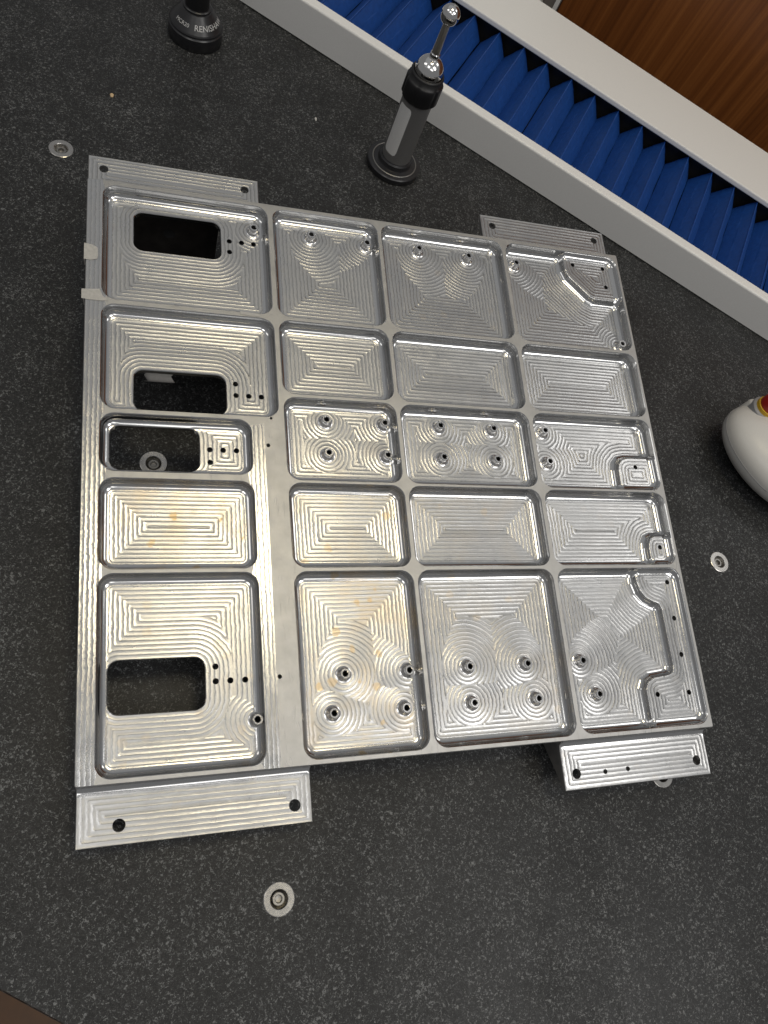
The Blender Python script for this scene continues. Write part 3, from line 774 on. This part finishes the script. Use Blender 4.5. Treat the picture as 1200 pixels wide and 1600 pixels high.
def cone_text(txt, size, ang_c, s_base, bold):
    cu = bpy.data.curves.new('t', 'FONT'); cu.body = txt; cu.size = size; cu.align_x = 'CENTER'; cu.offset = bold; cu.resolution_u = 3
    o = bpy.data.objects.new('t', cu); C.objects.link(o)
    dg = bpy.context.evaluated_depsgraph_get(); me = bpy.data.meshes.new_from_object(o.evaluated_get(dg))
    bm = bmesh.new(); bm.from_mesh(me); bmesh.ops.triangulate(bm, faces=bm.faces[:])
    for _ in range(1): bmesh.ops.subdivide_edges(bm, edges=[e for e in bm.edges if e.calc_length() > 0.8], cuts=2)
    A = Vector((22.3, 15.4)); B = Vector((13.2, 26.4)); dv = (B - A); L_ = dv.length; dv.normalize()
    rm = 18.6
    for v in bm.verts:
        s = s_base + v.co.y; r = A.x + dv.x * s + 0.06; z = A.y + dv.y * s + 0.05; a = ang_c + v.co.x / rm
        v.co = Vector((r * math.cos(a), r * math.sin(a), z))
    mb = MB(); bmesh.ops.triangulate(bm, faces=bm.faces[:]); mb.bm(bm)
    bpy.data.objects.remove(o); bpy.data.meshes.remove(me); bpy.data.curves.remove(cu)
    return mb.build('lettering', M['print'], cone)
cone_text('RENISHAW', 6.4, math.radians(-47), 3.6, 0.02)
cone_text('MCR20', 4.4, math.radians(-131), 4.2, 0.0)

# hand controller with emergency stop, cut by the right edge
hc = empty('hand_controller', (561, 219, 0)); tag(hc, 'rounded white hand controller with red stop button at the right edge', 'controller')
bm = bmesh.new(); bmesh.ops.create_uvsphere(bm, u_segments=64, v_segments=40, radius=1.0)
ra = math.radians(-52)
for v in bm.verts:
    x, y, z = v.co
    sgn = lambda q, e: math.copysign(abs(q) ** e, q)
    X = x * 58 * (1.0 - 0.10 * y); Y = y * 42; Z = sgn(z, 0.86) * 24
    v.co = Vector((X * math.cos(ra) - Y * math.sin(ra), X * math.sin(ra) + Y * math.cos(ra), Z + 24.5))
mb = MB(); mb.bm(bm, 0, True); mb.build('housing', M['white_plastic'], hc)
bx, by = -19.0, 38.5
def hcl(prof, name, mat, x=bx, y=by, par=hc): 
    return MB().lathe(prof, 40, x, y).build(name, mat, par)
sm_ = MB(); pts_ = []
for k_ in range(97):
    a_ = 2 * math.pi * k_ / 96; x_, y_ = math.cos(a_), math.sin(a_); X_ = x_ * 58 * (1.0 - 0.10 * y_); Y_ = y_ * 42
    pts_.append((X_ * math.cos(ra) - Y_ * math.sin(ra), X_ * math.sin(ra) + Y_ * math.cos(ra), 24.5))
tube_path(sm_, pts_, 0.28, 6); sm_.build('part_line', M['grey_plastic'], hc)
hcl([(12.0, 30.0), (12.0, 42.0), (12.0, 42.0), (10.6, 43.4), (0, 43.4)], 'collar', M['grey_plastic'])
hcl([(10.0, 43.0), (10.0, 46.6), (10.0, 46.6), (9.2, 47.0), (0, 47.0)], 'yellow_ring', M['yellow'])
hcl([(9.0, 46.8), (9.3, 47.4), (9.3, 57.0), (8.7, 58.4), (6.8, 59.2), (0, 59.6)], 'stop_button', M['red'])
hcl([(3.6, 26.0), (3.6, 37.5), (2.8, 39.4), (0, 40.0)], 'small_knob', M['white_plastic'], -26.0, 46.5)

# masking tape left on the rim
def tape(name, pts_uv, z, label, drop=6.0, group='masking tape pieces on the plate'):
    s = MB(); top = np.array([(u, v, z + rng.uniform(0, 0.12)) for u, v in pts_uv]); n = len(top)
    bot = top - [0, 0, 0.22]
    s.add(to_world(np.vstack([top, bot])), [tuple(range(n)), tuple(range(n, 2 * n))[::-1]] + [(i, n + i, n + (i + 1) % n, (i + 1) % n) for i in range(n)])
    if drop:
        vmin = min(p[1] for p in pts_uv if p[0] < 0); vmax = max(p[1] for p in pts_uv if p[0] < 0)
        e = [(-1.0, vmin, z + .05), (-1.0, vmax, z + .05), (-1.25, vmax - .4, -drop), (-1.15, vmin + .5, -drop * 1.15)]
        f = [(x + 0.5, y, q_) for x, y, q_ in e]
        s.add(to_world(np.array(e + f)), [(0, 1, 2, 3), (7, 6, 5, 4)] + [(i, 4 + i, 4 + (i + 1) % 4, (i + 1) % 4) for i in range(4)])
    tag(s.build(name, M['tape']), label, 'tape', group)
tape('masking_tape', [(-1, 309.3), (3, 309.0), (6.6, 310.2), (7.2, 313), (6.8, 318.4), (4, 320.2), (-1, 320.6)], 0.3, 'beige masking tape strip wrapped over left rim beside the top left pocket')
tape('masking_tape', [(-1.9, 281.4), (4, 281.0), (9, 280.9), (13.5, 281.5), (12.2, 282.6), (10.2, 284.6), (9.0, 287.6), (8.4, 289.2), (4, 288.4), (-1.9, 288.0)], 0.3, 'beige masking tape patch over left rim at the rib between first and second pockets', 7.0)
tape('masking_tape', [(93.7, 281.2), (99, 280.7), (106, 280.5), (106.4, 282.5), (100, 283.0), (93.9, 283.3)], 0.3, 'small beige masking tape scrap on the rib below the top left pocket', 0)

# torn white tape hanging below the second window
mb = MB(); rr = 7.0; vs = []; fs = []; nU, nA = 7, 9
for i in range(nU):
    for j in range(nA):
        a = math.radians(20 + 25 * j); vs.append((30.0 + 17 * i / (nU - 1) + (1.5 * math.sin(j * 2.1) if i in (0, nU - 1) else 0), 257.5 + rr * math.cos(a) * 0.9, 25.0 + rr * math.sin(a)))
fs = [(i * nA + j, i * nA + j + 1, (i + 1) * nA + j + 1, (i + 1) * nA + j) for i in range(nU - 1) for j in range(nA - 1)]
mb.add(vs, fs, smooth=True); o = mb.build('tape_curl', M['paper'])
sm = o.modifiers.new('thick', 'SOLIDIFY'); sm.thickness = 0.0003
tag(o, 'curled white tape under the plate showing in the second window', 'tape')

# curl of swarf under the top window
mb = MB(); pts = [(52.6, 394.5, 7), (53.4, 391, 4), (53.0, 388, 2), (50.4, 386.0, 1.0), (51.5, 384.6, 1.0), (54, 385.6, 2), (58, 387.6, 3.5), (63, 388.4, 3.5), (67, 386.6, 2), (68.4, 383.0, 1.0)]
tube_path(mb, pts, 0.22, 6); tag(mb.build('swarf_curl', M['steel']), 'thin curl of bright metal swarf seen through the top window', 'swarf')

# loose chips on the granite
def chip(x, y, sx_, sy_, mat, name, lab):
    bm = bmesh.new(); bmesh.ops.create_icosphere(bm, subdivisions=2, radius=1.0)
    for v in bm.verts: v.co = Vector((x + v.co.x * sx_ * (1 + .2 * math.sin(5 * v.co.y)), y + v.co.y * sy_, 0.75 + v.co.z * 0.7))
    mb = MB(); mb.bm(bm, 0, True); tag(mb.build(name, mat), lab, 'debris')
chip(-1.9, 535.1, 1.5, 2.4, simple('tan_crumb', (0.62, 0.45, 0.26), 0.6), 'crumb', 'small tan crumb on the granite near the top left')
chip(170.6, 554.1, 1.0, 2.3, M['paper'], 'plastic_chip', 'tiny white plastic chip on the granite left of the sphere stand')

scene.render.engine = 'CYCLES'
